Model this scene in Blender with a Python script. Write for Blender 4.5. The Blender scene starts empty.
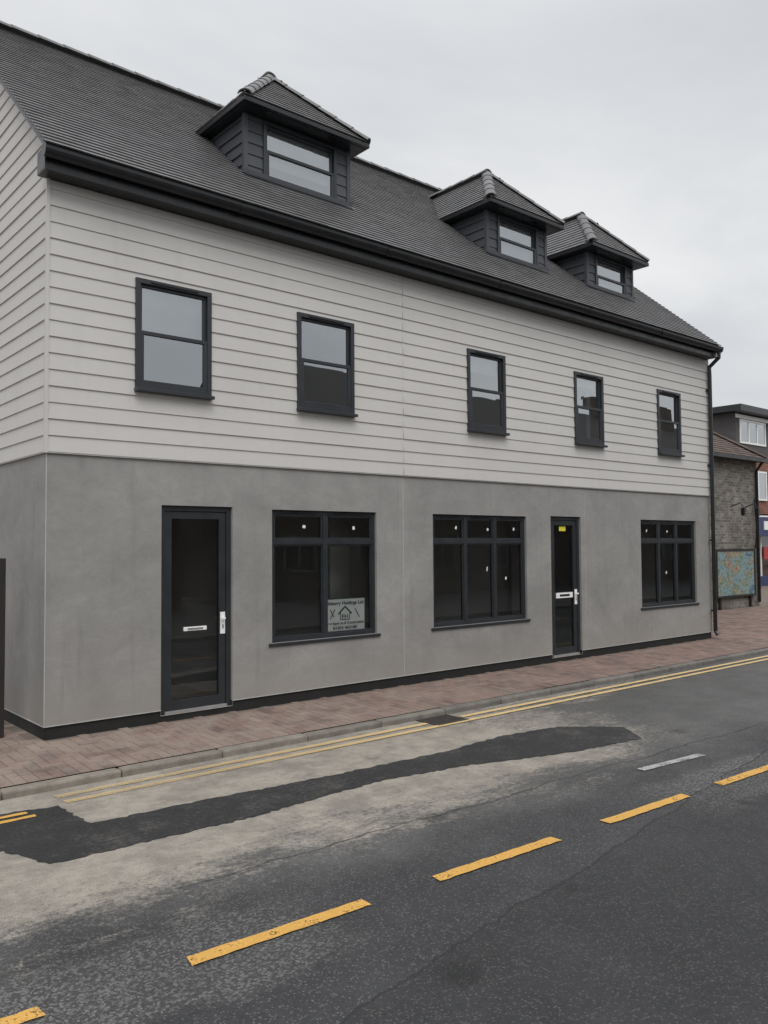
import bpy, math, random
from mathutils import Vector, Matrix
random.seed(7)
scene=bpy.context.scene
R=math.radians

# ------------------------------------------------------------ node helpers
class NT:
    def __init__(s,tree):
        s.t=tree; s.n=tree.nodes; s.l=tree.links
    def node(s,ty,**kw):
        n=s.n.new(ty)
        for k,v in kw.items(): setattr(n,k,v)
        return n
    def put(s,sock,val):
        if val is None: return
        if isinstance(val,bpy.types.NodeSocket): s.l.new(val,sock)
        else:
            if isinstance(val,(tuple,list)) and sock.type=='RGBA' and len(val)==3: val=(*val,1)
            sock.default_value=val
    def m(s,op,a,b=None,c=None,clamp=False):
        n=s.node('ShaderNodeMath',operation=op,use_clamp=clamp)
        s.put(n.inputs[0],a)
        if b is not None: s.put(n.inputs[1],b)
        if c is not None: s.put(n.inputs[2],c)
        return n.outputs[0]
    def pos(s):
        return s.node('ShaderNodeNewGeometry').outputs['Position']
    def sep(s,v):
        n=s.node('ShaderNodeSeparateXYZ'); s.put(n.inputs[0],v); return n.outputs
    def comb(s,x,y,z):
        n=s.node('ShaderNodeCombineXYZ')
        for i,a in enumerate((x,y,z)): s.put(n.inputs[i],a)
        return n.outputs[0]
    def vmul(s,v,k):
        n=s.node('ShaderNodeVectorMath',operation='MULTIPLY'); s.put(n.inputs[0],v); n.inputs[1].default_value=k; return n.outputs[0]
    def noise(s,v,scale,detail=4,rough=.55,dist=0):
        n=s.node('ShaderNodeTexNoise'); s.put(n.inputs['Vector'],v)
        n.inputs['Scale'].default_value=scale; n.inputs['Detail'].default_value=detail
        n.inputs['Roughness'].default_value=rough; n.inputs['Distortion'].default_value=dist
        return n.outputs['Fac']
    def vor(s,v,scale,out=None):
        n=s.node('ShaderNodeTexVoronoi'); s.put(n.inputs['Vector'],v); n.inputs['Scale'].default_value=scale
        return n.outputs
    def rng(s,v,a,b,c=0.,d=1.,smooth=True):
        n=s.node('ShaderNodeMapRange',interpolation_type='SMOOTHSTEP' if smooth else 'LINEAR')
        s.put(n.inputs['Value'],v)
        for k,x in zip(('From Min','From Max','To Min','To Max'),(a,b,c,d)): n.inputs[k].default_value=x
        return n.outputs['Result']
    def mix(s,f,a,b,mode='MIX'):
        n=s.node('ShaderNodeMix',data_type='RGBA',blend_type=mode)
        s.put(n.inputs[0],f); s.put(n.inputs[6],a); s.put(n.inputs[7],b); return n.outputs[2]
    def mul(s,c,f):
        cc=s.node('ShaderNodeCombineColor')
        for i in range(3): s.put(cc.inputs[i],f)
        return s.mix(1.,c,cc.outputs[0],'MULTIPLY')
    def bump(s,h,strength=.3,dist=.01):
        n=s.node('ShaderNodeBump'); s.put(n.inputs['Height'],h); n.inputs['Strength'].default_value=strength; n.inputs['Distance'].default_value=dist
        return n.outputs[0]

def newmat(name):
    m=bpy.data.materials.new(name); m.use_nodes=True
    t=NT(m.node_tree); b=m.node_tree.nodes['Principled BSDF']
    return m,t,b

def simple(name,col,rough=.6,var=.1,scale=8,bump=.0,bscale=120,metal=0.,island=0.):
    m,t,b=newmat(name); p=t.pos()
    n=t.noise(p,scale,3)
    f=t.rng(n,.25,.75,1-var,1+var,False)
    if island:
        g=t.node('ShaderNodeNewGeometry').outputs['Random Per Island']
        f=t.m('MULTIPLY',f,t.rng(g,0,1,1-island,1+island,False))
    t.put(b.inputs['Base Color'],t.mul(col,f))
    t.put(b.inputs['Roughness'],t.rng(n,.3,.7,max(rough-.08,.02),min(rough+.08,1),False))
    b.inputs['Metallic'].default_value=metal
    if bump: t.put(b.inputs['Normal'],t.bump(t.noise(p,bscale,2),bump,.004))
    return m

# ------------------------------------------------------------ materials
M={}
M['frame']=simple('anthracite_upvc',(.026,.030,.035),.38,.08,6)
M['black']=simple('black_plastic',(.014,.015,.017),.32,.15,5)
M['plinth']=simple('black_bitumen_plinth',(.014,.014,.014),.7,.3,6,.3,80)
M['darkboard']=simple('dark_grey_weatherboard',(.060,.066,.075),.55,.12,4,island=.08)
M['lead']=simple('lead_flashing',(.10,.105,.115),.5,.2,8,.2,30)
M['white']=simple('white_plastic',(.88,.88,.87),.35,.03,5)
M['greyframe']=simple('grey_painted_frame',(.25,.25,.25),.5,.04,5)
M['bead']=simple('pale_render_bead',(.44,.44,.43),.6,.15,9)
M['plaster']=simple('interior_plaster',(.78,.77,.75),.85,.06,2)
M['intfloor']=simple('interior_concrete_floor',(.30,.28,.26),.8,.2,2)
M['under_void']=simple('roof_underlay_and_dark_void',(.05,.05,.052),.9,.1,3)
M['iron']=simple('cast_iron',(.05,.042,.038),.6,.3,12)
M['yellow_sticker']=simple('yellow_label',(.75,.68,.05),.5,.03,5)
M['green']=simple('dark_green_print',(.01,.09,.05),.5,.03,5)
M['steel']=simple('aluminium_trim',(.45,.45,.45),.4,.05,5,metal=.6)

m,t,b=newmat('concrete_kerb'); p=t.pos(); x,y,z=t.sep(p)
g=t.node('ShaderNodeNewGeometry').outputs['Random Per Island']; n=t.noise(p,7,5,.7)
f=t.m('MULTIPLY',t.rng(g,0,1,.85,1.12,False),t.rng(n,.3,.7,.7,1.25,False)); f=t.m('MULTIPLY',f,t.rng(t.noise(p,110,3,.7),.3,.7,.75,1.25,False))
dk=t.mix(t.rng(x,6,-1),(.165,.155,.142),(.25,.22,.185))
t.put(b.inputs['Base Color'],t.mul(dk,f)); b.inputs['Roughness'].default_value=.92; M['kerb']=m

# weatherboard (light)
m,t,b=newmat('pale_grey_weatherboard'); p=t.pos()
grain=t.noise(t.vmul(p,(2.2,2.2,60)),3,4,.6)
f=t.m('MULTIPLY',t.rng(grain,.3,.7,.97,1.025,False),t.rng(t.noise(p,.9,3),.3,.7,.96,1.03,False))
f=t.m('MULTIPLY',f,t.rng(t.noise(t.vmul(p,(6,6,.5)),1.5,3),.5,.8,1.,.96))
t.put(b.inputs['Base Color'],t.mul((.568,.552,.532),f)); b.inputs['Roughness'].default_value=.55
t.put(b.inputs['Normal'],t.bump(grain,.2,.003)); M['board']=m

# render
m,t,b=newmat('grey_render'); p=t.pos(); x,y,z=t.sep(p)
a=t.noise(p,1.1,5,.62,.6); c=t.noise(t.vmul(p,(1,1,1.6)),5,4,.65,1.2); d=t.noise(p,60,2)
f=t.m('MULTIPLY',t.rng(a,.28,.72,.82,1.16,False),t.rng(c,.3,.7,.93,1.07,False))
f=t.m('MULTIPLY',f,t.rng(d,.3,.7,.95,1.05,False))
run=t.noise(t.vmul(p,(5,5,.35)),2,3)
f=t.m('MULTIPLY',f,t.rng(run,.52,.8,1.,.88))
low=t.m('ADD',z,t.m('MULTIPLY',c,.5))
f2=t.rng(low,.25,.85,.55,0.)
col=t.mix(f2,t.mul((.285,.279,.270),f),(.315,.29,.258))
t.put(b.inputs['Base Color'],col); b.inputs['Roughness'].default_value=.92
t.put(b.inputs['Normal'],t.bump(t.m('ADD',d,t.m('MULTIPLY',c,.8)),.22,.004)); M['render']=m

# roof tile
m,t,b=newmat('concrete_plain_tile'); p=t.pos()
isl=t.node('ShaderNodeNewGeometry').outputs['Random Per Island']
f=t.m('MULTIPLY',t.rng(isl,0,1,.86,1.14,False),t.rng(t.noise(p,1.2,4),.3,.7,.92,1.08,False))
t.put(b.inputs['Base Color'],t.mul((.140,.138,.140),f)); b.inputs['Roughness'].default_value=.5
M['tile']=m

# glass
def glassmat(name,base,tint,k):
    m,t,b=newmat(name); m.node_tree.nodes.remove(b)
    out=m.node_tree.nodes['Material Output']
    tr=t.node('ShaderNodeBsdfTransparent'); tr.inputs[0].default_value=(*tint,1)
    gl=t.node('ShaderNodeBsdfGlossy'); gl.inputs['Color'].default_value=(.93,.97,1,1); gl.inputs['Roughness'].default_value=.006
    p=t.pos(); n=t.noise(p,1.5,1); t.put(gl.inputs['Normal'],t.bump(n,.08,.01))
    fr=t.node('ShaderNodeFresnel'); fr.inputs['IOR'].default_value=1.5
    fac=t.m('MULTIPLY_ADD',fr.outputs[0],k,base,clamp=True)
    mx=t.node('ShaderNodeMixShader'); t.put(mx.inputs[0],fac); t.l.new(tr.outputs[0],mx.inputs[1]); t.l.new(gl.outputs[0],mx.inputs[2])
    t.l.new(mx.outputs[0],out.inputs[0]); return m
M['glass']=glassmat('window_glass',.02,(.985,.995,.99),1.3)
M['glass_up']=glassmat('boosted_reflection_glass',.32,(.74,.77,.78),1.6)  # mirror share raised so these panes read sky-bright; not a coating

def brickmat(name,c1,c2,mortar,bw=.225,bh=.075,ms=.012,bstr=.5):
    m,t,b=newmat(name); p=t.pos(); x,y,z=t.sep(p)
    v=t.comb(t.m('ADD',x,y),z,0)
    n=t.node('ShaderNodeTexBrick'); t.put(n.inputs['Vector'],v)
    n.inputs['Color1'].default_value=(*c1,1); n.inputs['Color2'].default_value=(*c2,1); n.inputs['Mortar'].default_value=(*mortar,1)
    n.inputs['Scale'].default_value=1; n.inputs['Mortar Size'].default_value=ms/2; n.inputs['Brick Width'].default_value=bw; n.inputs['Row Height'].default_value=bh
    n.inputs['Mortar Smooth'].default_value=.3
    f=t.m('MULTIPLY',t.rng(t.noise(p,1.3,4),.3,.7,.75,1.25,False),t.rng(t.noise(p,12,3),.3,.7,.75,1.25,False))
    t.put(b.inputs['Base Color'],t.mul(n.outputs[0],f)); b.inputs['Roughness'].default_value=.9
    t.put(b.inputs['Normal'],t.bump(t.m('SUBTRACT',1.,n.outputs['Fac']),bstr,.006))
    return m
M['flint']=brickmat('grey_stone_brick',(.23,.21,.185),(.11,.105,.095),(.26,.245,.22),.2,.075)
M['redbrick']=brickmat('red_brick',(.24,.085,.055),(.17,.06,.04),(.26,.22,.18))
M['stock']=brickmat('brown_stock_brick',(.105,.085,.068),(.075,.062,.052),(.12,.11,.10))
M['browntile']=simple('brown_roof_tile',(.10,.072,.06),.85,.25,4,.4,30,island=.25)
M['darkslate']=simple('dark_slate',(.06,.055,.052),.85,.25,2)

# block paving
m,t,b=newmat('clay_block_paving'); p=t.pos(); x,y,z=t.sep(p)
isl=t.node('ShaderNodeNewGeometry').outputs['Random Per Island']
rr=t.node('ShaderNodeValToRGB'); t.put(rr.inputs[0],isl); cr=rr.color_ramp
cr.elements[0].color=(.120,.085,.074,1); cr.elements[1].color=(.265,.20,.168,1)
for ps,c in ((.2,(.185,.122,.102,1)),(.5,(.235,.162,.135,1)),(.75,(.20,.13,.108,1)),(.9,(.165,.125,.110,1))):
    e=cr.elements.new(ps); e.color=c
nn=t.noise(p,1.4,5)
f=t.m('MULTIPLY',t.rng(nn,.3,.7,.85,1.15,False),t.rng(t.noise(p,70,3),.3,.7,.8,1.2,False))
dm=t.m('MULTIPLY',t.rng(t.noise(p,2.1,6,.72),.32,.66),t.rng(x,8.,-.5,.2,.8))
t.put(b.inputs['Base Color'],t.mix(dm,t.mul(rr.outputs[0],f),(.30,.25,.21))); b.inputs['Roughness'].default_value=.88
M['paver']=m
M['sand']=simple('jointing_sand',(.17,.135,.11),.95,.3,3)

# asphalt
def asphalt(name,kind):
    m,t,b=newmat(name); p=t.pos(); x,y,z=t.sep(p)
    fine=t.noise(p,130,3,.8); vo_=t.vor(p,80); vo=vo_['Distance']; vcol=t.sep(vo_['Color'])[0]
    grit=t.noise(p,34,5,.8)
    stone=t.m('MULTIPLY',t.rng(vo,.5,.3),t.rng(vcol,.45,.95))
    big=t.noise(p,.55,5,.6); mid=t.noise(p,3.2,6,.72)
    f=t.m('MULTIPLY',t.rng(big,.3,.7,.80,1.22,False),t.rng(mid,.3,.7,.82,1.18,False))
    f=t.m('MULTIPLY',f,t.rng(fine,.3,.7,.40,1.65,False))
    f=t.m('MULTIPLY',f,t.rng(grit,.3,.7,.75,1.28,False))
    if kind=='patch':
        col=t.mul((.021,.021,.022),f)
        col=t.mix(t.m('MULTIPLY',stone,.28),col,(.12,.115,.11))
        dd=t.m('MULTIPLY',t.rng(t.m('ADD',t.m('MULTIPLY',mid,.5),t.m('MULTIPLY',grit,.5)),.50,.66),.4)
        col=t.mix(dd,col,(.17,.15,.13)); rough=.85
    else:
        base=t.mul((.038,.038,.040),f)
        base=t.mix(t.m('MULTIPLY',stone,.6),base,(.18,.175,.17))
        yc=t.m('ADD',t.m('ADD',y,t.m('MULTIPLY',x,.045)),t.m('MULTIPLY',t.m('SUBTRACT',mid,.5),.45))
        strip=t.m('MULTIPLY',t.rng(yc,-4.85,-4.70),t.rng(yc,-4.02,-4.15))
        xs=t.m('MAXIMUM',t.rng(x,.1,-.5),t.m('MULTIPLY',t.rng(x,2.6,3.4),.8))
        strip=t.m('MULTIPLY',t.m('MULTIPLY',strip,xs),t.rng(big,.3,.6,.5,1.))
        sp=t.mix(t.rng(vcol,.3,.9),(.07,.068,.066),(.26,.255,.245))
        base=t.mix(t.m('MULTIPLY',strip,.55),base,t.mul(sp,t.rng(fine,.3,.7,.7,1.3,False)))
        yw=t.m('ADD',y,t.m('MULTIPLY',t.m('SUBTRACT',big,.5),1.6))
        lane=t.rng(yw,-4.3,-3.5)
        base=t.mix(t.m('MULTIPLY',lane,.5),base,t.mul((.135,.13,.124),f))
        n7=t.noise(t.vmul(p,(.6,1.3,1)),1.6,6,.64,.4)
        wob=t.m('MULTIPLY',t.m('SUBTRACT',n7,.5),1.5)
        yd=t.m('ADD',y,wob)
        band=t.rng(yd,-4.3,-2.95)
        xf=t.m('ADD',x,t.m('MULTIPLY',t.m('SUBTRACT',t.noise(p,1.3,4,.6),.5),2.6))
        fall=t.rng(xf,6.4,3.0)
        kerbd=t.m('MULTIPLY',t.rng(yd,-2.1,-1.4),t.rng(xf,11.,5.,.15,.7))
        dust=t.m('MAXIMUM',t.m('MULTIPLY',band,fall),kerbd)
        nd=t.noise(t.vmul(p,(1,3.0,1)),4.5,8,.82)
        q=t.m('ADD',t.m('MULTIPLY',nd,.45),t.m('MULTIPLY',grit,.55))
        q=t.m('ADD',t.m('MULTIPLY',t.m('SUBTRACT',q,.5),2.8),dust)
        dust=t.m('MULTIPLY',t.rng(q,.30,.95,0,.95),t.rng(dust,0,.25))
        dcol=t.mix(t.rng(mid,.35,.65),(.245,.220,.190),(.385,.345,.292))
        dcol=t.mul(dcol,t.rng(fine,.3,.7,.70,1.27,False))
        dust=t.m('MULTIPLY',dust,t.rng(stone,0,1,1,.6))
        base=t.mix(dust,base,dcol)
        sn=t.m('MULTIPLY',t.m('SUBTRACT',t.noise(p,1.7,5,.65),.5),.24)
        def seam(y0,sl,w,x0,x1):
            e=t.m('ADD',t.m('ADD',y,t.m('MULTIPLY',x,sl)),sn)
            e=t.m('ABSOLUTE',t.m('SUBTRACT',e,y0))
            k=t.m('MULTIPLY',t.rng(e,w,w*.3),t.rng(x,x0,x0+.3)); return t.m('MULTIPLY',k,t.rng(x,x1,x1-.3))
        s=t.m('MAXIMUM',seam(-5.1,-.16,.015,-1.6,9),seam(-3.62,.03,.014,-.6,30))
        base=t.mix(t.m('MULTIPLY',s,.65),base,(.014,.014,.015))
        e=t.m('ADD',t.m('ADD',y,t.m('MULTIPLY',x,-.16)),sn)
        base=t.mul(base,t.m('SUBTRACT',1.,t.m('MULTIPLY',t.rng(e,-5.08,-5.14),.25)))
        sv=t.vor(p,.9)['Distance']; sd=t.m('ADD',sv,t.m('MULTIPLY',t.m('SUBTRACT',mid,.5),.25))
        base=t.mul(base,t.rng(sd,.02,.11,.62,1.))
        col=base; rough=.8
    t.put(b.inputs['Base Color'],col); b.inputs['Roughness'].default_value=rough
    h=t.m('ADD',t.m('MULTIPLY',vo,-.7),fine)
    t.put(b.inputs['Normal'],t.bump(h,.6,.007))
    return m
M['asphalt']=asphalt('asphalt','road'); M['patch']=asphalt('fresh_asphalt','patch')
M['ground']=simple('bare_ground',(.11,.10,.085),.95,.3,.7)
M['footpath']=simple('grey_footpath',(.09,.088,.085),.95,.2,3)

def paint(name,col,wear_lo,wear_hi,xfade=None):
    m,t,b=newmat(name); p=t.pos(); x,y,z=t.sep(p); out=m.node_tree.nodes['Material Output']
    n1=t.noise(p,6,5,.7)
    n=t.m('ADD',t.m('MULTIPLY',n1,.45),t.m('MULTIPLY',t.noise(p,80,4,.8),.55))
    w=t.rng(n,wear_lo,wear_hi)
    if xfade: w=t.m('MAXIMUM',w,t.m('MULTIPLY',t.rng(x,*xfade),t.rng(n,.36,.56,.1,.65)))
    t.put(b.inputs['Base Color'],t.mul(col,t.rng(n1,.3,.7,.8,1.12,False))); b.inputs['Roughness'].default_value=.7
    tr=t.node('ShaderNodeBsdfTransparent'); mx=t.node('ShaderNodeMixShader')
    t.put(mx.inputs[0],w); t.l.new(b.outputs[0],mx.inputs[1]); t.l.new(tr.outputs[0],mx.inputs[2]); t.l.new(mx.outputs[0],out.inputs[0])
    return m
M['yellow']=paint('yellow_road_paint',(.66,.37,.085),.515,.62)
M['yellow2']=paint('yellow_kerbside_paint',(.66,.48,.24),.55,.66,(4.,0.))
M['whitep']=paint('worn_white_road_paint',(.42,.42,.42),.47,.60)

# mural
m,t,b=newmat('mural_paint'); p=t.pos()
rr=t.node('ShaderNodeValToRGB'); t.put(rr.inputs[0],t.noise(t.vmul(p,(1,1,1.4)),2.2,5,.65,.5)); cr=rr.color_ramp
cr.elements[0].position=.3; cr.elements[0].color=(.05,.08,.12,1); cr.elements[1].position=.75; cr.elements[1].color=(.45,.40,.30,1)
for ps,c in ((.40,(.12,.22,.26,1)),(.47,(.26,.34,.36,1)),(.52,(.08,.13,.07,1)),(.57,(.36,.34,.26,1)),(.62,(.24,.12,.07,1)),(.67,(.14,.24,.30,1))):
    e=cr.elements.new(ps); e.color=c
t.put(b.inputs['Base Color'],rr.outputs[0]); M['mural']=m
M['navy']=simple('navy_fascia',(.02,.028,.11),.4,.1,3)
M['hung']=simple('grey_tile_hanging',(.09,.085,.085),.8,.2,6)
M['timber']=simple('dark_stained_timber',(.022,.018,.016),.8,.3,6,island=.25)
M['blind_and_panel']=simple('pale_blind_and_panel',(.68,.68,.66),.9,.08,3)
M['redsign']=simple('red_sign',(.4,.03,.03),.5,.05,3)

# ------------------------------------------------------------ mesh builder
class MB:
    def __init__(s): s.v=[];s.f=[];s.m=[];s.mats=[]
    def mi(s,k):
        if k not in s.mats: s.mats.append(k)
        return s.mats.index(k)
    def poly(s,pts,mat):
        b=len(s.v); s.v+= [tuple(p) for p in pts]; s.f.append(tuple(range(b,b+len(pts)))); s.m.append(s.mi(mat))
    def box(s,x0,x1,y0,y1,z0,z1,mat):
        b=len(s.v)
        s.v+=[(x0,y0,z0),(x1,y0,z0),(x1,y1,z0),(x0,y1,z0),(x0,y0,z1),(x1,y0,z1),(x1,y1,z1),(x0,y1,z1)]
        k=s.mi(mat)
        for q in ((0,3,2,1),(4,5,6,7),(0,1,5,4),(1,2,6,5),(2,3,7,6),(3,0,4,7)):
            s.f.append(tuple(b+i for i in q)); s.m.append(k)
    def tube(s,pts,r,mat,n=12):
        k=s.mi(mat); rings=[]
        for i,p in enumerate(pts):
            p=Vector(p); d=(Vector(pts[min(i+1,len(pts)-1)])-Vector(pts[max(i-1,0)])).normalized()
            a=d.cross(Vector((1,0,0)) if abs(d.x)<.8 else Vector((0,1,0))).normalized(); c=d.cross(a)
            b=len(s.v); s.v+=[tuple(p+r*(a*math.cos(2*math.pi*j/n)+c*math.sin(2*math.pi*j/n))) for j in range(n)]; rings.append(b)
        for a,b in zip(rings,rings[1:]):
            for j in range(n): s.f.append((a+j,a+(j+1)%n,b+(j+1)%n,b+j)); s.m.append(k)
        s.f.append(tuple(range(rings[0],rings[0]+n))); s.m.append(k); s.f.append(tuple(range(rings[-1],rings[-1]+n))); s.m.append(k)
    def obj(s,name,parent=None,bevel=0,smooth=False):
        me=bpy.data.meshes.new(name); me.from_pydata(s.v,[],s.f)
        for k in s.mats: me.materials.append(M[k])
        for pl,mi in zip(me.polygons,s.m): pl.material_index=mi; pl.use_smooth=smooth
        me.update(); o=bpy.data.objects.new(name,me); scene.collection.objects.link(o)
        if parent: o.parent=parent
        if bevel:
            bm=o.modifiers.new('bevel','BEVEL'); bm.width=bevel; bm.segments=2; bm.limit_method='ANGLE'; bm.angle_limit=R(40)
        return o
def empty(name):
    e=bpy.data.objects.new(name,None); scene.collection.objects.link(e); return e

# ------------------------------------------------------------ MAIN BUILDING
B=empty('terrace_building')
L=12.08; DEP=6.3
EY,EZ=-.28,5.42; RY,RZ=3.15,8.37
SL=(RZ-EZ)/(RY-EY)
roofz=lambda y: EZ+SL*((y if y<=RY else 2*RY-y)-EY)

up=[(.84,1.68),(2.78,3.605),(5.58,6.355),(7.965,8.72),(10.315,11.07)]
UZ=(3.335,4.445)
gw=[(2.455,3.97,2),(4.93,6.81,3),(9.775,11.57,3)]
GZ=(.68,2.165)
doors=[(1.14,1.955),(7.37,8.11)]
DZ=(.06,2.18)
CB=2.645

def inside_any(x,z,ops): return any(a<x<b and c<z<d for a,b,c,d in ops)
def wall_cells(x0,x1,z0,z1,ops):
    xs=sorted({x0,x1}|{v for o in ops for v in o[:2] if x0<v<x1}); zs=sorted({z0,z1}|{v for o in ops for v in o[2:] if z0<v<z1})
    for a,b in zip(xs,xs[1:]):
        for c,d in zip(zs,zs[1:]):
            if not inside_any((a+b)/2,(c+d)/2,ops): yield a,b,c,d
def boards(mb,x0,x1,z0,z1,h,ops,place,mat):
    z=z0
    while z<z1-.01:
        zt=min(z+h,z1); j=random.uniform(-.0015,.0015)
        d=lambda q: .026-.012*(q-z)/h+j
        row=[o for o in ops if o[2]<zt and o[3]>z]
        segs=list(wall_cells(x0,x1,z,zt,row))
        for a,b,c,e in segs:
            mb.poly([place(a,c,d(c)),place(b,c,d(c)),place(b,e,d(e)),place(a,e,d(e))],mat)
            if c==z: mb.poly([place(a,c,.006),place(b,c,.006),place(b,c,d(c)),place(a,c,d(c))],mat)
        z+=h

front=lambda u,z,d:(u,-d,z)
gops=[(a,b,GZ[0],GZ[1]) for a,b,_ in gw]+[(a,b,DZ[0],DZ[1]) for a,b in doors]
uops=[(a,b,UZ[0],UZ[1]) for a,b in up]
mb=MB()
for a,b,c,d in wall_cells(0,L,.12,CB+.03,gops): mb.poly([(a,0,c),(b,0,c),(b,0,d),(a,0,d)],'render')
for a,b,c,d in gops:
    z=max(c,.06)
    for xx in (a,b): mb.poly([(xx,0,z),(xx,.14,z),(xx,.14,d),(xx,0,d)],'render')
    mb.poly([(a,0,d),(b,0,d),(b,.14,d),(a,.14,d)],'render'); mb.poly([(a,0,z),(b,0,z),(b,.14,z),(a,.14,z)],'render')
mb.poly([(0,0,.12),(0,DEP,.12),(0,DEP,CB+.03),(0,0,CB+.03)],'render')
mb.poly([(L,0,.12),(L,DEP,.12),(L,DEP,5.4),(L,0,5.4)],'render')
mb.poly([(0,DEP,0),(L,DEP,0),(L,DEP,5.4),(0,DEP,5.4)],'render')
mb.poly([(L,0,5.4),(L,DEP,5.4),(L,RY,RZ-.1)],'render')
mb.obj('rendered_walls',B)
mb=MB(); xs=[(0.02,doors[0][0]),(doors[0][1],doors[1][0]),(doors[1][1],L-.02)]
for a,b in xs: mb.box(a,b,.012,.16,-.05,.12,'plinth')
mb.box(.012,.018,.012,DEP,-.05,.12,'plinth'); mb.box(L-.02,L-.012,.012,DEP,-.05,.12,'plinth')
for a,b in doors: mb.box(a,b,.012,.16,-.05,.055,'plinth')
mb.obj('plinth',B)
mb=MB()
mb.box(4.405,4.413,-.0035,.002,.125,CB,'bead'); mb.box(8.215,8.219,-.002,.002,.125,CB-.1,'bead')
mb.box(-.004,.004,-.004,.004,.122,CB,'bead')
for a,b in xs: mb.box(a-.02 if a<.1 else a,b,-.006,.0015,.114,.121,'bead')
mb.box(-.006,-.0005,.0,DEP,.114,.121,'bead')
mb.obj('render_beads',B)
mb=MB()
boards(mb,0.002,4.402,CB,5.20,.1545,uops,front,'board'); boards(mb,4.412,L-.002,CB,5.20,.1545,uops,front,'board')
z=CB
while z<RZ-.25:
    h=.1545; zt=z+h
    def yr(q):
        if q<=roofz(0)-.06: return 0.002
        return (q+.06-EZ)/SL+EY
    y0,y1=yr(z),yr(zt); j=random.uniform(-.0012,.0012)
    mb.poly([(-.026-j,y0,z),(-.014-j,y1,zt),(-.014-j,2*RY-y1,zt),(-.026-j,2*RY-y0,z)],'board')
    mb.poly([(-.006,y0,z),(-.026-j,y0,z),(-.026-j,2*RY-y0,z),(-.006,2*RY-y0,z)],'board')
    z+=h
mb.poly([(-.002,0.01,CB),(-.002,DEP,CB),(-.002,DEP,5.4),(-.002,RY,RZ-.05),(-.002,.01,5.55)],'board')
mb.obj('weatherboarding',B)
mb=MB()
mb.box(-.030,.002,-.030,.002,CB-.012,5.3,'board'); mb.box(L-.002,L+.028,-.030,.002,CB-.012,5.3,'board')
mb.box(4.402,4.412,-.019,0,CB,5.20,'board')
mb.box(.002,L-.002,-.022,-.001,CB-.012,CB-.002,'bead'); mb.box(-.022,-.001,.002,DEP,CB-.012,CB-.002,'bead')
mb.obj('cladding_trims',B)

def window(name,x0,x1,z0,z1,yf,cols=1,transom=None,sash=False,parent=B,sill=True,fw=.05,sillw=.03,glass='glass'):
    w=MB(); y0,y1=yf,yf+.07
    w.box(x0,x1,y0,y1,z1-fw,z1,'frame'); w.box(x0,x1,y0,y1,z0,z0+fw,'frame')
    w.box(x0,x0+fw,y0,y1,z0+fw,z1-fw,'frame'); w.box(x1-fw,x1,y0,y1,z0+fw,z1-fw,'frame')
    if sill: w.box(x0-sillw,x1+sillw,yf-.055,y1,z0-.035,z0-.001,'frame')
    ix0,ix1,iz0,iz1=x0+fw,x1-fw,z0+fw,z1-fw
    def pane(a,b,c,d,sy,s):
        w.box(a,b,sy,sy+.04,d-s,d,'frame'); w.box(a,b,sy,sy+.04,c,c+s,'frame')
        w.box(a,a+s,sy,sy+.04,c+s,d-s,'frame'); w.box(b-s,b,sy,sy+.04,c+s,d-s,'frame')
        tl=random.uniform(-.0015,.0015); tm=random.uniform(-.0015,.0015)
        w.poly([(a+s,sy+.02+tl,c+s),(b-s,sy+.02+tm,c+s),(b-s,sy+.02-tl+tm,d-s),(a+s,sy+.02-tm,d-s)],glass)
    if sash:
        zm=(iz0+iz1)/2+.01
        pane(ix0,ix1,zm-.02,iz1,yf+.036,.028)
        pane(ix0,ix1,iz0,zm+.02,yf+.006,.038)
    else:
        cw=(ix1-ix0)/cols; mw=.03
        zt=transom
        for i in range(cols):
            a=ix0+i*cw+(mw if i else 0); b=ix0+(i+1)*cw-(mw if i<cols-1 else 0)
            if i: w.box(ix0+i*cw-mw,ix0+i*cw+mw,y0,y1,iz0,iz1,'frame')
            w.box(a,b,y0,y1,zt-.028,zt+.028,'frame'); pane(a,b,zt+.028,iz1,yf+.01,.022); pane(a,b,iz0,zt-.028,yf+.012,.016)
    return w.obj(name,parent,bevel=.003)
for i,(a,b) in enumerate(up): window(f'sash_window_{i+1}',a,b,*UZ,-.045,sash=True,sillw=.008,glass='glass_up')
for i,(a,b,c) in enumerate(gw): window(f'shop_window_{i+1}',a,b,*GZ,.035,cols=c,transom=1.80,fw=.048,sillw=.045)
mb=MB()
for a,b in up: mb.box(a+.16,b-.16,-.058,-.046,UZ[1]-.036,UZ[1]-.014,'black')
for a,b,c in gw:
    cw=(b-a)/c
    for i in range(c): mb.box(a+i*cw+.13,a+(i+1)*cw-.13,.024,.034,GZ[1]-.034,GZ[1]-.014,'black')
mb.obj('trickle_vents',B,bevel=.003)
mb=MB()
for (x,z,w,h) in ((2.93,1.98,.04,.035),(3.66,1.97,.035,.04),(5.42,1.99,.03,.04),(6.05,1.97,.035,.035),(6.6,1.98,.03,.04),(6.03,1.42,.018,.06),(6.42,1.28,.03,.04),(10.05,1.98,.03,.04),(10.7,1.97,.035,.035),(10.65,1.25,.035,.045)):
    a=random.uniform(-.25,.25); c,s=math.cos(a),math.sin(a)
    mb.poly([(x+u*c-v*s,.062,z+u*s+v*c) for u,v in ((-w/2,-h/2),(w/2,-h/2),(w/2,h/2),(-w/2,h/2))],'white')
mb.poly([(7.66,.070,1.96),(7.82,.070,1.96),(7.82,.070,2.03),(7.66,.070,2.03)],'yellow_sticker')
mb.obj('glazing_stickers',B)
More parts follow.
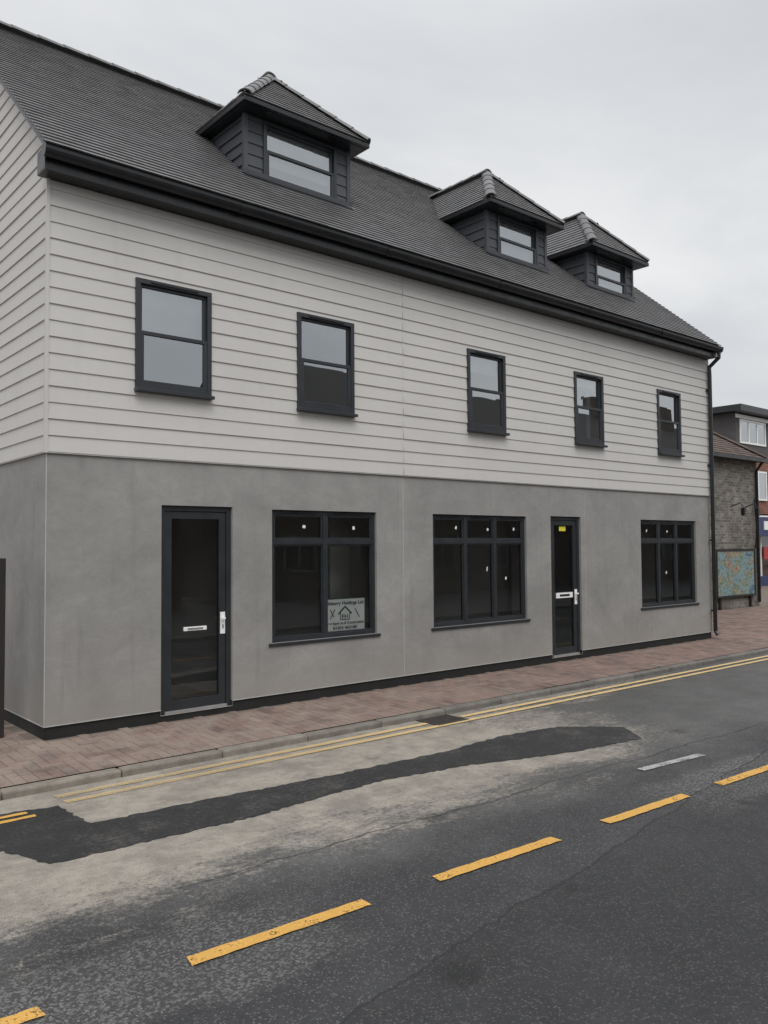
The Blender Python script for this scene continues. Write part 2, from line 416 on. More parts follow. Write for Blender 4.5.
def door(name,x0,x1,z0,z1,yf,lp):
    w=MB(); y0,y1=yf,yf+.08; fw=.055
    w.box(x0,x1,y0,y1,z1-fw,z1,'frame'); w.box(x0,x0+fw,y0,y1,z0,z1-fw,'frame'); w.box(x1-fw,x1,y0,y1,z0,z1-fw,'frame')
    w.box(x0+fw,x1-fw,y0-.02,y1,z0,z0+.03,'steel')
    a,b,c,d=x0+fw+.004,x1-fw-.004,z0+.034,z1-fw-.004; s=.075; q0,q1=yf+.012,yf+.062
    w.box(a,b,q0,q1,d-s,d,'frame'); w.box(a,b,q0,q1,c,c+s+.02,'frame'); w.box(a,a+s,q0,q1,c+s+.02,d-s,'frame'); w.box(b-s,b,q0,q1,c+s+.02,d-s,'frame')
    w.poly([(a+s,yf+.04,c+s+.02),(b-s,yf+.04,c+s+.02),(b-s,yf+.041,d-s),(a+s,yf+.04,d-s)],'glass')
    xc=(a+b)/2
    if lp==1:
        w.box(xc-.13,xc+.13,yf+.018,yf+.039,.885,.925,'white'); w.box(xc-.09,xc+.09,yf+.014,yf+.018,.895,.915,'steel')
    else:
        w.box(a+s,b-s,yf+.02,yf+.039,.93,1.03,'frame'); w.box(xc-.20,xc+.20,yf+.008,yf+.02,.94,1.02,'white'); w.box(xc-.12,xc+.12,yf+.004,yf+.008,.965,.997,'black')
    hx=b-s/2
    w.box(hx-.028,hx+.028,q0-.012,q0,.83,1.06,'white'); w.box(hx-.04,hx+.012,q0-.055,q0-.04,.985,1.008,'white'); w.box(hx-.008,hx+.012,q0-.04,q0-.012,.987,1.006,'white')
    w.box(hx-.01,hx+.01,q0-.018,q0-.012,.89,.93,'steel')
    w.obj(name,B,bevel=.003)
door('entrance_door_1',*doors[0],*DZ,.035,1); door('entrance_door_2',*doors[1],*DZ,.035,2)

# interior
mb=MB()
for z in (.03,2.66,5.12): mb.box(.02,L-.02,.17,DEP-.05,z-.03,z,'intfloor')
for z in (2.50,4.98): mb.box(.02,L-.02,.17,DEP-.05,z,z+.02,'plaster')
mb.box(.02,L-.02,3.0,3.05,.03,5.1,'plaster')
for x in (4.4,8.6): mb.box(x-.05,x+.05,.17,3.0,.03,5.1,'plaster')
mb.box(2.25,2.32,.6,3.0,.03,2.5,'plaster'); mb.box(2.2,2.27,.17,3.0,2.66,4.98,'plaster')
for x in (.05,L-.06): mb.box(x,x+.01,.17,3.0,.03,5.1,'plaster')
mb.poly([(.03,.16,2.7),(L-.03,.16,2.7),(L-.03,.16,3.30),(.03,.16,3.30)],'plaster')
mb.box(4.0,4.34,1.0,1.07,.03,2.5,'plaster')
mb.box(7.1,7.16,.6,3.0,.03,2.5,'plaster')
for x in (3.3,5.9,9.6,11.0):
    mb.box(x,x+.8,2.98,2.999,.03,2.05,'under_void')  # dark sheet stands in for the unlit space beyond each doorway
    mb.box(x-.07,x,2.96,2.999,.03,2.12,'white'); mb.box(x+.8,x+.87,2.96,2.999,.03,2.12,'white'); mb.box(x,x+.8,2.96,2.979,2.05,2.12,'white')
mb.obj('interior_rooms',B)
mb=MB(); mb.box(.93,1.62,.09,.095,3.90,4.40,'blind_and_panel'); mb.box(5.64,6.3,.09,.095,4.16,4.40,'blind_and_panel'); mb.box(8.03,8.67,.09,.095,4.25,4.40,'blind_and_panel')
mb.obj('roller_blinds',B)

# ---------- roof
dorm=[dict(cx=3.27,hw=.77,we=.90,zt=7.03,win=(2.735,3.85),wz=(6.17,6.945),za=7.96),
      dict(cx=7.44,hw=.69,we=.84,zt=6.96,win=(6.96,7.93),wz=(6.12,6.88),za=7.86),
      dict(cx=9.96,hw=.67,we=.81,zt=6.89,win=(9.50,10.44),wz=(6.06,6.81),za=7.79)]
YD=.65
def roofy(z): return (z-EZ)/SL+EY
X0,X1=-.13,L+.02
def in_dormer(x,y,pad=.0):
    for d in dorm:
        if abs(x-d['cx'])<d['hw']-pad and YD+.04<y<roofy(d['zt']): return True
    return False
def tiles(mb,O,U,S,inside,W,Ln,gauge=.1,tw=.166,mat='tile'):
    O,U,S=Vector(O),Vector(U).normalized(),Vector(S).normalized(); N=U.cross(S).normalized()
    if N.z<0: N=-N
    n=int(Ln/gauge)+1; k=mb.mi(mat)
    for r in range(n):
        s0=r*gauge-.012; s1=min(s0+gauge+.03,Ln)
        off=(tw/2 if r%2 else 0)
        u=-off
        while u<W:
            a=max(u+.0008,0); b=min(u+tw-.0008,W)
            if b-a>.02 and inside((a+b)/2,s0+gauge/2):
                j=random.uniform(-.0005,.001); e=random.uniform(-.0008,.0008); sj=random.uniform(-.001,.001)
                hi=.020+j; lo=.002
                P=lambda uu,ss,h: tuple(O+U*uu+S*ss+N*h)
                i=len(mb.v)
                mb.v+=[P(a,s0+sj,hi),P(b,s0+sj,hi+e),P(b,s1,lo),P(a,s1,lo),P(a,s0+sj,hi-.013),P(b,s0+sj,hi-.013),P(b,s1,lo-.01),P(a,s1,lo-.01)]
                for q in ((0,1,2,3),(0,4,5,1),(1,5,6,2),(0,3,7,4)): mb.f.append(tuple(i+w for w in q)); mb.m.append(k)
            u+=tw
def ridge(mb,p0,p1,r=.11,seg=.30,mat='tile',lift=-.03):
    p0,p1=Vector(p0),Vector(p1); Lr=(p1-p0).length; d=(p1-p0)/Lr
    side=d.cross(Vector((0,0,1))).normalized(); upv=side.cross(d).normalized()
    n=max(1,round(Lr/seg)); k=mb.mi(mat); sg=Lr/n; A=9
    for i in range(n):
        a=p0+d*(i*sg-.01); b=p0+d*((i+1)*sg+.012); ra,rb=r+.008,r-.004
        base=len(mb.v)
        for c,rad in ((a,ra),(b,rb),(a,ra-.016)):
            for j in range(A):
                th=math.pi*(.06+.88*j/(A-1)); mb.v.append(tuple(c+side*rad*math.cos(th)+upv*(rad*math.sin(th)*.8+lift)))
        for j in range(A-1):
            mb.f.append((base+j,base+j+1,base+A+j+1,base+A+j)); mb.m.append(k)
            mb.f.append((base+j,base+j+1,base+2*A+j+1,base+2*A+j)); mb.m.append(k)
mb=MB()
SLn=math.hypot(RY-EY,RZ-EZ); Sd=Vector((0,RY-EY,RZ-EZ)).normalized()
tiles(mb,(X0,EY,EZ),(1,0,0),Sd,lambda u,s: not in_dormer(X0+u,EY+s*Sd.y),X1-X0,SLn)
tiles(mb,(X0,2*RY-EY,EZ),(1,0,0),(0,-Sd.y,Sd.z),lambda u,s:True,X1-X0,SLn)
ridge(mb,(X0,RY,RZ+.02),(X1,RY,RZ+.02),.12,.33)
mb.obj('roof_tiles',B)
mb=MB(); dn=.02
ops=[(d['cx']-d['hw'],d['cx']+d['hw'],YD+.05,roofy(d['zt'])) for d in dorm]
for a,b,c,e in wall_cells(X0+.02,X1-.02,EY,RY,ops):
    mb.poly([(a,c,roofz(c)-dn),(b,c,roofz(c)-dn),(b,e,roofz(e)-dn),(a,e,roofz(e)-dn)],'under_void')
mb.poly([(X0+.02,2*RY-EY,EZ-dn),(X1-.02,2*RY-EY,EZ-dn),(X1-.02,RY,RZ-dn),(X0+.02,RY,RZ-dn)],'under_void')
for xx,w in ((X0+.004,.05),(X1-.054,.05)):
    for sgn in (0,1):
        ya,yb=(EY,RY) if not sgn else (2*RY-EY,RY)
        da,db=-.06,-.012
        P=[(ya,EZ+da),(yb,RZ+da),(yb,RZ+db),(ya,EZ+db)]
        mb.poly([(xx,p,q) for p,q in P],'lead'); mb.poly([(xx+w,p,q) for p,q in P],'lead')
        mb.poly([(xx,ya,EZ+da),(xx+w,ya,EZ+da),(xx+w,yb,RZ+da),(xx,yb,RZ+da)],'lead')
mb.obj('roof_underlay_and_verges',B)
mb=MB()
mb.box(X0+.02,X1-.02,-.215,-.19,5.20,5.40,'black'); mb.box(X0+.02,X1-.02,-.19,-.002,5.205,5.22,'black')
mb.box(X0+.02,X0+.04,-.19,.0,5.22,5.42,'black'); mb.box(X1-.04,X1-.02,-.19,0,5.22,5.42,'black')
mb.box(X0+.02,X1-.02,DEP+.19,DEP+.215,5.20,5.40,'black')
mb.obj('fascia_and_soffit',B,bevel=.003)
mb=MB(); A=10; prof=[]
for j in range(A+1):
    th=math.pi*j/A; prof.append((-.275-.058*math.cos(th),5.375-.085*math.sin(th)))
prof=[(-.34,5.385)]+prof+[(-.216,5.385)]
segs=[X0-.01+i*(X1-X0+.02)/6 for i in range(7)]
for a,b in zip(segs,segs[1:]):
    for (y0,z0),(y1,z1) in zip(prof,prof[1:]): mb.poly([(a,y0,z0),(b,y0,z0),(b,y1,z1),(a,y1,z1)],'black')
for x in (segs[0],segs[-1]): mb.poly([(x,y,z) for y,z in prof],'black')
for x in segs[1:-1]:
    for (y0,z0),(y1,z1) in zip(prof,prof[1:]):
        o=.006; mb.poly([(x-.03,y0-(o if y0<-.275 else -o)*.8,z0-o),(x+.03,y0-(o if y0<-.275 else -o)*.8,z0-o),(x+.03,y1-(o if y1<-.275 else -o)*.8,z1-o),(x-.03,y1-(o if y1<-.275 else -o)*.8,z1-o)],'black')
mb.obj('gutter',B)
mb=MB(); xd=L-.04
mb.tube([(xd,-.275,5.30),(xd,-.275,5.20),(xd,-.085,5.05),(xd,-.085,4.9),(xd,-.085,.14),(xd,-.13,.07)],.036,'black')
for z in (4.6,3.2,1.8,.5): mb.box(xd-.05,xd+.05,-.09,-.03,z,z+.03,'black')
mb.obj('downpipe',B)

def poly_in(pts,x,y):
    c=False; n=len(pts)
    for i in range(n):
        x1,y1=pts[i];x2,y2=pts[(i+1)%n]
        if (y1>y)!=(y2>y) and x<(x2-x1)*(y-y1)/(y2-y1)+x1: c=not c
    return c
for di,d in enumerate(dorm):
    D=empty(f'dormer_{di+1}'); D.parent=B
    cx,hw,we,zt,za=d['cx'],d['hw'],d['we'],d['zt'],d['za']; zb=roofz(YD); yf=YD-.22
    wx0,wx1=d['win']; wz0,wz1=d['wz']; zs=zt-.08
    w=MB()
    place=lambda u,z,q:(u,YD-q,z)
    boards(w,cx-hw+.02,cx+hw-.02,zb-.03,zs,.14,[(wx0,wx1,wz0,wz1)],place,'darkboard')
    for sg in (-1,1):
        xx=cx+sg*hw; z=zb-.03
        while z<zs-.01:
            z2=min(z+.14,zs)
            w.poly([(xx+sg*.030,YD,z),(xx+sg*.012,YD,z2),(xx+sg*.012,roofy(z2)+.05,z2),(xx+sg*.030,roofy(z)+.05,z)],'darkboard')
            w.poly([(xx+sg*.006,YD,z),(xx+sg*.03,YD,z),(xx+sg*.03,roofy(z)+.05,z),(xx+sg*.006,roofy(z)+.05,z)],'darkboard')
            z+=.14
        w.poly([(xx,YD+.01,zb),(xx,roofy(zs)+.1,zs),(xx,YD+.01,zs)],'darkboard')
        a,b=sorted((xx-sg*.02,xx+sg*.034)); w.box(a,b,YD-.034,YD+.02,zb-.03,zs,'darkboard')
    w.poly([(cx-hw+.02,YD+.02,zb),(wx0,YD+.02,zb),(wx0,YD+.02,zs),(cx-hw+.02,YD+.02,zs)],'under_void')
    w.obj('dormer_cladding',D)
    w=MB()
    e=Vector((0,-Sd.y,-Sd.z)); N=Vector((0,-Sd.z,Sd.y))
    p0=Vector((cx-hw-.06,YD-.03,roofz(YD-.03)))+N*.03; p1=p0+Vector((2*hw+.12,0,0))
    w.poly([p0,p1,p1+e*.08,p0+e*.08],'frame'); w.poly([p0,p1,p1+Vector((0,.005,.05)),p0+Vector((0,.005,.05))],'frame'); w.obj('lead_apron',D)
    window('dormer_window',wx0,wx1,wz0,wz1,YD-.042,sash=True,parent=D,sillw=.01,fw=.045,glass='glass_up')
    w=MB(); yb=YD+1.1
    w.poly([(cx-hw+.03,yb,5.15),(cx+hw-.03,yb,5.15),(cx+hw-.03,yb,zs),(cx-hw+.03,yb,zs)],'plaster')
    for s in (-1,1): w.poly([(cx+s*(hw-.03),YD+.03,5.15),(cx+s*(hw-.03),yb,5.15),(cx+s*(hw-.03),yb,zs),(cx+s*(hw-.03),YD+.03,zs)],'plaster')
    w.box(wx0+.05,wx1-.05,YD+.05,YD+.055,wz0+.06+.2*(di==0),wz1-.03,'blind_and_panel')  # pale panel added behind the glass to imitate bright sky reflection
    w.obj('dormer_lining',D)
    w=MB(); yk=roofy(zt)-.02
    w.box(cx-we,cx+we,yf,yk,zt-.075,zt-.01,'black')
    w.box(cx-we-.045,cx+we+.045,yf-.05,yf-.001,zt-.07,zt-.012,'black')
    for s in (-1,1):
        a,b=sorted((cx+s*(we+.001),cx+s*(we+.045))); w.box(a,b,yf-.001,yk-.03,zt-.07,zt-.012,'black')
    w.obj('dormer_eaves',D,bevel=.004)
    w=MB(); wr=we+.03; yfr=yf-.04; run=wr*1.0; ya=yfr+run; yba=roofy(za); ybe=roofy(zt)
    A_=(cx,ya,za)
    w.poly([(cx-wr,yfr,zt),(cx+wr,yfr,zt),A_],'under_void')
    for s in (-1,1):
        w.poly([(cx+s*wr,yfr,zt),A_,(cx,yba,za),(cx+s*wr,ybe,zt)],'under_void')
    sv=Vector((0,ya-yfr,za-zt)); ls=sv.length
    tiles(w,(cx-wr,yfr,zt),(1,0,0),sv,lambda u,s:poly_in([(-.03,-.1),(2*wr+.03,-.1),(wr,ls+.02)],u,s) ,2*wr,ls)
    sv=Vector((wr,0,za-zt)); ls2=sv.length
    pl=[(0,-.1),(ybe-yfr+.05,-.1),(ybe-yfr+.05,0),(yba-yfr,ls2),(ya-yfr,ls2)]
    tiles(w,(cx-wr,yfr,zt),(0,1,0),sv,lambda u,s:poly_in(pl,u,s),yba-yfr,ls2)
    tiles(w,(cx+wr,yfr,zt),(0,1,0),Vector((-wr,0,za-zt)),lambda u,s:poly_in(pl,u,s),yba-yfr,ls2)
    ridge(w,(cx-wr,yfr,zt+.02),(cx,ya,za+.02),.085,.28); ridge(w,(cx+wr,yfr,zt+.02),(cx,ya,za+.02),.085,.28)
    ridge(w,(cx,ya-.03,za+.03),(cx,yba+.05,za+.03),.09,.3)
    w.obj('dormer_roof',D)

# ------------------------------------------------------------ sign in window
S=empty('window_sign_board')
mb=MB(); sx0,sx1,sz0,sz1=3.22,3.84,.735,1.13
mb.box(sx0,sx1,.072,.077,sz0,sz1,'white')
b=.010; ys=.0705
for q in ((sx0,sx1,sz0,sz0+b),(sx0,sx1,sz1-b,sz1),(sx0,sx0+b,sz0+b,sz1-b),(sx1-b,sx1,sz0+b,sz1-b)):
    mb.poly([(q[0],ys,q[2]),(q[1],ys,q[2]),(q[1],ys,q[3]),(q[0],ys,q[3])],'green')
cx=(sx0+sx1)/2
def stroke(x0,z0,x1,z1,w=.008):
    dx,dz=x1-x0,z1-z0; l=math.hypot(dx,dz); nx,nz=-dz/l*w,dx/l*w
    mb.poly([(x0+nx,ys,z0+nz),(x1+nx,ys,z1+nz),(x1-nx,ys,z1-nz),(x0-nx,ys,z0-nz)],'green')
stroke(cx-.10,.94,cx,1.03,.010); stroke(cx,1.03,cx+.10,.94,.010)
stroke(cx-.07,.955,cx-.07,.875,.005); stroke(cx+.07,.955,cx+.07,.875,.005); stroke(cx-.07,.875,cx+.07,.875,.005)
stroke(cx-.22,.89,cx-.15,1.0,.006); stroke(cx-.22,1.0,cx-.17,.91,.006); stroke(cx+.22,.89,cx+.15,1.0,.006)
mb.obj('sign_panel',S)
def text(s,x,z,size,wid):
    c=bpy.data.curves.new('lettering','FONT'); c.body=s; c.size=size; c.align_x='CENTER'; c.offset=.0014
    o=bpy.data.objects.new('lettering',c); scene.collection.objects.link(o); o.parent=S; o.location=(x,ys,z); o.rotation_euler=(R(90),0,0); c.materials.append(M['green'])
    bpy.context.view_layer.update()
    if o.dimensions.x>.01: o.scale.x=wid/o.dimensions.x
    return o
text('Finberry Holdings Ltd',cx,1.052,.060,.56); text('Development & Construction',cx,.82,.042,.57); text('01303 463180',cx,.762,.046,.36); text('FH',cx,.89,.065,.09)

# ------------------------------------------------------------ ground, road, pavement
mb=MB(); mb.poly([(-200,-200,-.16),(250,-200,-.16),(250,250,-.16),(-200,250,-.16)],'ground'); mb.obj('ground')
mb=MB(); mb.poly([(-70,-7.1,-.10),(90,-7.1,-.10),(90,-1.30,-.10),(-70,-1.30,-.10)],'asphalt'); mb.obj('road')
pp=[(-2.2,-2.36),(-1.02,-2.40),(-.887,-2.80),(-.25,-2.83),(.47,-2.86),(1.1,-2.80),(1.70,-2.78),(2.57,-2.92),(3.1,-3.10),(3.65,-3.25),(4.45,-3.34),(4.75,-2.95),(4.3,-2.50),(3.54,-2.38),(2.8,-2.45),(2.19,-2.43),(1.19,-2.37),(.37,-2.29),(-.2,-2.27),(-.42,-2.24),(-.47,-1.72),(-.9,-1.62),(-2.2,-1.60)]
fine=[]
for (a,b),(c,e) in zip(pp,pp[1:]+pp[:1]):
    n=max(1,int(math.hypot(c-a,e-b)/.04))
    for i in range(n):
        q=i/n; jj=.016; fine.append((a+(c-a)*q+random.uniform(-jj,jj),b+(e-b)*q+random.uniform(-jj,jj),-.096))
mb=MB(); mb.poly(fine,'patch'); mb.obj('asphalt_patch')
P0=-1.17
mb=MB()
mb.poly([(-30,P0,-.041),(60,P0,-.041),(60,0.02,-.007),(-30,.02,-.007)],'sand')
mb.poly([(-30,.02,-.007),(60,.02,-.007),(60,14,-.007),(-30,14,-.007)],'sand')
k=mb.mi('paver')
def block(cx,cy,hx,hy):
    g=.0025; ch=.003
    a,b,c,d=cx-hx+g,cx+hx-g,cy-hy+g,cy+hy-g
    def zz(y): return (-.035+.035*min(1,(y-P0)/(-P0))) if y<0 else 0.
    j=random.uniform(-.001,.001); tx=random.uniform(-.001,.001)
    i=len(mb.v)
    mb.v+=[(a+ch,c+ch,zz(c)+j),(b-ch,c+ch,zz(c)+j+tx),(b-ch,d-ch,zz(d)+j+tx),(a+ch,d-ch,zz(d)+j),(a,c,zz(c)-.006),(b,c,zz(c)-.006),(b,d,zz(d)-.006),(a,d,zz(d)-.006)]
    for q in ((0,1,2,3),(0,4,5,1),(1,5,6,2),(2,6,7,3),(3,7,4,0)): mb.f.append(tuple(i+w for w in q)); mb.m.append(k)
x=-6.
while x<30:
    block(x+.05,P0+.10,.05,.10); x+=.1
bw=.1
for i in range(-70,330):
    for jn in range(-1,46):
        m_=(i-jn)%4
        x=i*bw; y=P0+.2+jn*bw
        if y>3.0 or x<-6 or x>26: continue
        if y>-.08 and -.15<x<L-.05: continue
        if m_==0 and jn>=0: block(x+bw,y+bw/2,bw,bw/2)
        elif m_==3:
            if jn<0: block(x+bw/2,y+bw*1.5,bw/2,bw/2)
            else: block(x+bw/2,y+bw,bw/2,bw)
mb.obj('pavement')
mb=MB(); x=-30.
while x<60:
    mb.box(x+.003,x+.912,-1.30,-1.175,-.16,-.040+random.uniform(-.003,.003),'kerb'); x+=.915
mb.obj('kerb',bevel=.018)
mb=MB(); mb.box(-60,80,-7.35,-7.10,-.16,-.02,'kerb'); mb.obj('kerb',bevel=.02)
mb=MB(); mb.poly([(-60,-14,.0),(80,-14,0.),(80,-7.35,-.03),(-60,-7.35,-.03)],'footpath'); mb.obj('pavement')
mb=MB(); gx,gy=3.62,-1.49
mb.box(gx-.22,gx+.22,gy-.17,gy-.14,-.11,-.088,'iron'); mb.box(gx-.22,gx+.22,gy+.14,gy+.17,-.11,-.088,'iron')
mb.box(gx-.22,gx-.19,gy-.14,gy+.14,-.11,-.088,'iron'); mb.box(gx+.19,gx+.22,gy-.14,gy+.14,-.11,-.088,'iron')
for i in range(9): mb.box(gx-.175+i*.04,gx-.157+i*.04,gy-.14,gy+.14,-.11,-.090,'iron')
mb.poly([(gx-.19,gy-.14,-.094),(gx+.19,gy-.14,-.094),(gx+.19,gy+.14,-.094),(gx-.19,gy+.14,-.094)],'under_void')  # dark sheet between the bars stands in for shade in the pit
mb.obj('drain_grate')
def strip(mb,x0,y0,x1,y1,w,mat,z=-.092,n=None,jit=.004):
    n=n or max(1,int(abs(x1-x0)/.05)); d=Vector((x1-x0,y1-y0)).normalized(); nn=Vector((-d.y,d.x))*w/2; pts=[]
    for sgn in (1,-1):
        rg=range(n+1) if sgn>0 else range(n,-1,-1)
        for i in rg:
            q=i/n; j=random.uniform(-jit,jit); e=random.uniform(-.012,.012) if i in (0,n) else 0
            pts.append((x0+(x1-x0)*q+nn.x*sgn+e,y0+(y1-y0)*q+nn.y*sgn+j,z))
    mb.poly(pts,mat)
mb=MB(); yl=lambda x:-4.425-.045*x
for a,b in ((-3.7,-2.85),(-2.35,-1.43),(-.80,.19),(.665,1.665),(2.155,3.11),(3.54,4.53),(5.0,6.),(6.45,7.45),(7.9,8.9),(9.35,10.35),(10.8,11.8),(12.2,13.2),(13.7,14.7),(15.2,16.2)):
    strip(mb,a,yl(a),b,yl(b),.085,'yellow')
mb.obj('yellow_centre_line')
mb=MB()
for y in (-1.50,-1.67): strip(mb,-.40,y,3.38 if y>-1.6 else 30,y,.075,'yellow2')
strip(mb,3.88,-1.50,30,-1.50,.075,'yellow2')
mb.obj('double_yellow_lines')
mb=MB(); strip(mb,-1.6,-1.72,-.68,-1.74,.05,'yellow'); strip(mb,-1.6,-1.85,-.66,-1.84,.05,'yellow'); mb.obj('yellow_line_marks')
mb=MB(); strip(mb,3.46,-3.96,4.28,-4.04,.075,'whitep'); mb.obj('white_line_mark')

# ------------------------------------------------------------ fence at left
F=empty('timber_fence'); mb=MB(); x=-.33
while x>-4.5:
    mb.box(x-.118,x,.38,.40,.02,1.62+random.uniform(-.008,.008),'timber'); x-=.125
for z in (.35,1.35): mb.box(-4.5,-.34,.402,.45,z,z+.08,'timber')
mb.box(-.33,-.24,.36,.45,0,1.66,'timber'); mb.obj('fence_boards',F,bevel=.003)

# ------------------------------------------------------------ neighbouring stone brick building
NB=empty('stone_brick_cottage'); mb=MB()
nx0,nx1,ny0,ny1,nz=12.9,20.75,3.2,10.,4.15
mb.box(nx0,nx1,ny0,ny1,0,nz,'flint'); mb.obj('cottage_walls',NB)
mb=MB(); o=.2; rp=2.6; yr_=(ny0+ny1)/2
c=[(nx0-o,ny0-o,nz),(nx1+o,ny0-o,nz),(nx1+o,ny1+o,nz),(nx0-o,ny1+o,nz)]; r0=(nx0+1.5,yr_,nz+rp); r1=(nx1-3.6,yr_,nz+rp)
sv=Vector((0,yr_-ny0+o,rp)); W=nx1-nx0+2*o
mb.poly([c[0],c[1],r1,r0],'browntile'); mb.poly([c[1],c[2],r1],'browntile'); mb.poly([c[2],c[3],r0,r1],'browntile'); mb.poly([c[3],c[0],r0],'browntile')
tiles(mb,c[0],(1,0,0),sv,lambda u,s:poly_in([(0,-.1),(W,-.1),(r1[0]-c[0][0],sv.length),(r0[0]-c[0][0],sv.length)],u,s),W,sv.length,.14,.2,'browntile')
sv2=Vector((r1[0]-c[1][0],0,rp)); W2=ny1-ny0+2*o
tiles(mb,c[1],(0,1,0),sv2,lambda u,s:poly_in([(0,-.1),(W2,-.1),(W2/2,sv2.length)],u,s),W2,sv2.length,.14,.2,'browntile')
ridge(mb,(c[1][0],c[1][1],nz+.02),(r1[0],r1[1],nz+rp+.02),.1,.3,'browntile'); ridge(mb,r0,r1,.1,.3,'browntile')
mb.obj('cottage_roof',NB)
mb=MB(); mb.box(nx0-o,nx1+o,ny0-o-.1,ny0-o-.0,nz-.12,nz-.02,'black'); mb.box(nx0,nx1+.1,ny0-o,ny0-.001,nz-.1,nz-.02,'timber')
mb.tube([(nx1-.12,ny0-.25,nz-.1),(nx1-.12,ny0-.06,nz-.35),(nx1-.12,ny0-.06,.1)],.04,'black')
mb.obj('cottage_gutter',NB)
mb=MB()
for x in (19.2,20.0):
    mb.tube([(x,ny0-.0,2.75),(x,ny0-.28,2.85),(x,ny0-.36,2.70)],.015,'black',8); mb.box(x-.05,x+.05,ny0-.41,ny0-.31,2.5,2.7,'black')
mb.tube([(20.45,ny0-.06,3.0),(20.45,ny0-.12,2.2),(20.45,ny0-.06,1.6)],.02,'black',8)
mb.obj('wall_brackets',NB)
mb=MB(); mb.box(18.25,20.3,3.12,3.16,.36,1.55,'mural')
for q in ((18.2,20.35,1.55,1.60),(18.2,20.35,.31,.36),(18.2,18.25,.36,1.55),(20.3,20.35,.36,1.55)): mb.box(q[0],q[1],3.10,3.17,q[2],q[3],'timber')
for x in (18.4,20.1): mb.box(x,x+.07,3.13,3.19,0,.31,'timber')
mb.obj('mural_board')

# ------------------------------------------------------------ far shop building
FS=empty('brick_shop_building'); mb=MB(); fx0,fx1,fy=29.2,46.,8.
mb.box(fx0,fx1,fy,fy+10,2.95,5.1,'redbrick'); mb.box(fx0,fx1,fy-.02,fy+10,5.1,6.95,'hung'); mb.box(fx0,fx1,fy+.4,fy+10,0,2.95,'redbrick')
mb.box(fx0-.4,fx1+.4,fy-.45,fy+10.4,6.95,7.2,'black'); mb.box(fx0,fx1,fy-.06,fy-.021,6.75,6.9,'white')
x=fx0
while x<fx1: mb.box(x,x+.35,fy,fy+.4,0,2.95,'redbrick'); x+=4.2
mb.obj('shop_walls',FS)
mb=MB(); mb.box(fx0,fx1,fy-.15,fy-.03,2.05,2.9,'navy'); mb.box(fx0+.3,fx1-.3,fy-.17,fy-.151,2.82,2.88,'white'); mb.box(fx0+1.9,fx0+3.4,fy-.18,fy-.151,2.3,2.65,'white')
mb.box(fx0+2.3,fx0+2.9,fy+.05,fy+.09,1.1,1.6,'redsign'); mb.obj('shop_fascia',FS)
mb=MB(); x=fx0+.35
while x<fx1-1:
    mb.poly([(x,fy+.2,.4),(x+3.85,fy+.2,.4),(x+3.85,fy+.2,2.05),(x,fy+.2,2.05)],'glass'); mb.box(x,x+3.85,fy+.1,fy+.25,0,.4,'navy')
    for xx in (x,x+1.9,x+3.8): mb.box(xx,xx+.06,fy+.15,fy+.22,.4,2.05,'white')
    mb.box(x+.3,x+1.2,fy+.22,fy+.225,1.1,1.7,'white'); x+=4.2
x=fx0+.3
while x<fx1-2:
    for (z0,z1) in ((5.75,6.72),(3.5,4.7)):
        mb.box(x,x+2.2,fy-.06,fy-.022,z0,z0+.07,'white'); mb.box(x,x+2.2,fy-.06,fy-.022,z1-.07,z1,'white')
        for i in range(4): mb.box(x+i*.71,x+i*.71+.07,fy-.058,fy-.022,z0+.07,z1-.07,'white')
        mb.poly([(x+.07,fy-.035,z0+.07),(x+2.13,fy-.035,z0+.07),(x+2.13,fy-.035,z1-.07),(x+.07,fy-.035,z1-.07)],'glass_up')
    x+=2.6
mb.obj('shop_windows',FS)

# ------------------------------------------------------------ opposite terrace (seen only in window reflections)
def house_row(name,x0,x1,y0,y1,ez,rz,mat,storeys):
    H=empty(name); mb=MB(); mb.box(x0,x1,y0,y1,0,ez,mat); mb.obj('walls',H)
    mb=MB(); ym=(y0+y1)/2; o=.3
    mb.poly([(x0,y1+o,ez-.1),(x1,y1+o,ez-.1),(x1,ym,rz),(x0,ym,rz)],'darkslate'); mb.poly([(x0,y0-o,ez-.1),(x1,y0-o,ez-.1),(x1,ym,rz),(x0,ym,rz)],'darkslate')
    for x in (x0+.001,x1-.001): mb.poly([(x,y0,ez),(x,y1,ez),(x,ym,rz-.1)],mat)
    x=x0+2
    while x<x1-1: mb.box(x,x+.9,ym-.3,ym+.3,rz-.5,rz+.9,mat); x+=6.3
    mb.obj('roof',H)
    mb=MB(); x=x0+.8
    while x<x1-1.4:
        for s in range(storeys):
            z=.9+s*2.6
            mb.box(x,x+1.2,y1+.002,y1+.05,z,z+.07,'greyframe'); mb.box(x,x+1.2,y1+.002,y1+.05,z+1.13,z+1.2,'greyframe')
            for q in (x,x+.565,x+1.13): mb.box(q,q+.07,y1+.002,y1+.05,z+.07,z+1.13,'greyframe')
            mb.poly([(x+.07,y1+.02,z+.07),(x+1.13,y1+.02,z+.07),(x+1.13,y1+.02,z+1.13),(x+.07,y1+.02,z+1.13)],'black')
        x+=3.1
    mb.obj('windows',H)
house_row('brick_bungalow',-14,8.0,-19,-13.,2.7,4.3,'stock',1)
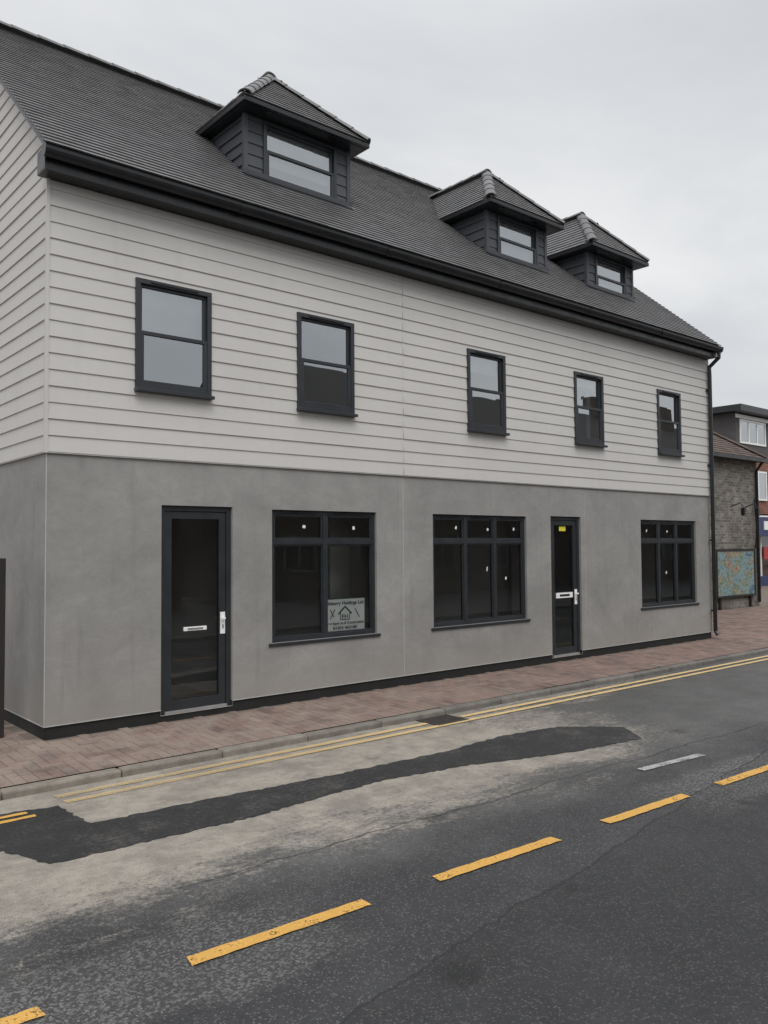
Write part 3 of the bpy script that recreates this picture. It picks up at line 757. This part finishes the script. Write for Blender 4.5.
house_row('brick_terrace',11.0,44,-19.5,-13.7,5.4,8.3,'stock',2)

# ------------------------------------------------------------ light
EL,AZ=52,R(205)
w=bpy.data.worlds.new('World'); scene.world=w; w.use_nodes=True; t=NT(w.node_tree)
bg=w.node_tree.nodes['Background']
sky=t.node('ShaderNodeTexSky',sky_type='NISHITA'); sky.sun_disc=False; sky.sun_elevation=R(EL); sky.sun_rotation=AZ; sky.air_density=1.5; sky.dust_density=3
tc=t.node('ShaderNodeTexCoord').outputs['Generated']; x,y,z=t.sep(tc)
zz=t.m('ADD',t.m('MAXIMUM',z,0.),.22)
cv=t.comb(t.m('DIVIDE',x,zz),t.m('DIVIDE',y,zz),.0)
n1=t.noise(cv,.75,6,.55,.3)
cl=t.mix(t.rng(n1,.33,.68),(6.5,6.7,7.0),(8.9,8.95,9.0))
cl=t.mul(cl,t.rng(z,.5,1.,1.,1.8))
col=t.mix(.93,sky.outputs[0],cl)
t.put(bg.inputs['Color'],col); bg.inputs['Strength'].default_value=.10
ld=bpy.data.lights.new('sun','SUN'); ld.energy=1.45; ld.angle=R(40); ld.color=(1,.985,.96)
lo=bpy.data.objects.new('sun',ld); scene.collection.objects.link(lo)
dirv=Vector((math.sin(AZ)*math.cos(R(EL)),math.cos(AZ)*math.cos(R(EL)),math.sin(R(EL))))
lo.rotation_euler=(-dirv).to_track_quat('-Z','Y').to_euler(); lo.location=(0,-10,20)

# ------------------------------------------------------------ camera
cd=bpy.data.cameras.new('camera'); cam=bpy.data.objects.new('camera',cd); scene.collection.objects.link(cam)
cd.sensor_fit='HORIZONTAL'; cd.sensor_width=36; cd.lens=36*828/768; cd.clip_end=1000; cd.clip_start=.05
rot=Matrix.Rotation(R(-40.4),4,'Z')@Matrix.Rotation(R(92.35),4,'X')@Matrix.Rotation(R(-.4),4,'Z')
cam.rotation_euler=rot.to_euler(); cam.location=(-2.57,-7.83,1.75)
scene.camera=cam
scene.view_settings.view_transform='Standard'; scene.view_settings.look='None'; scene.view_settings.exposure=0
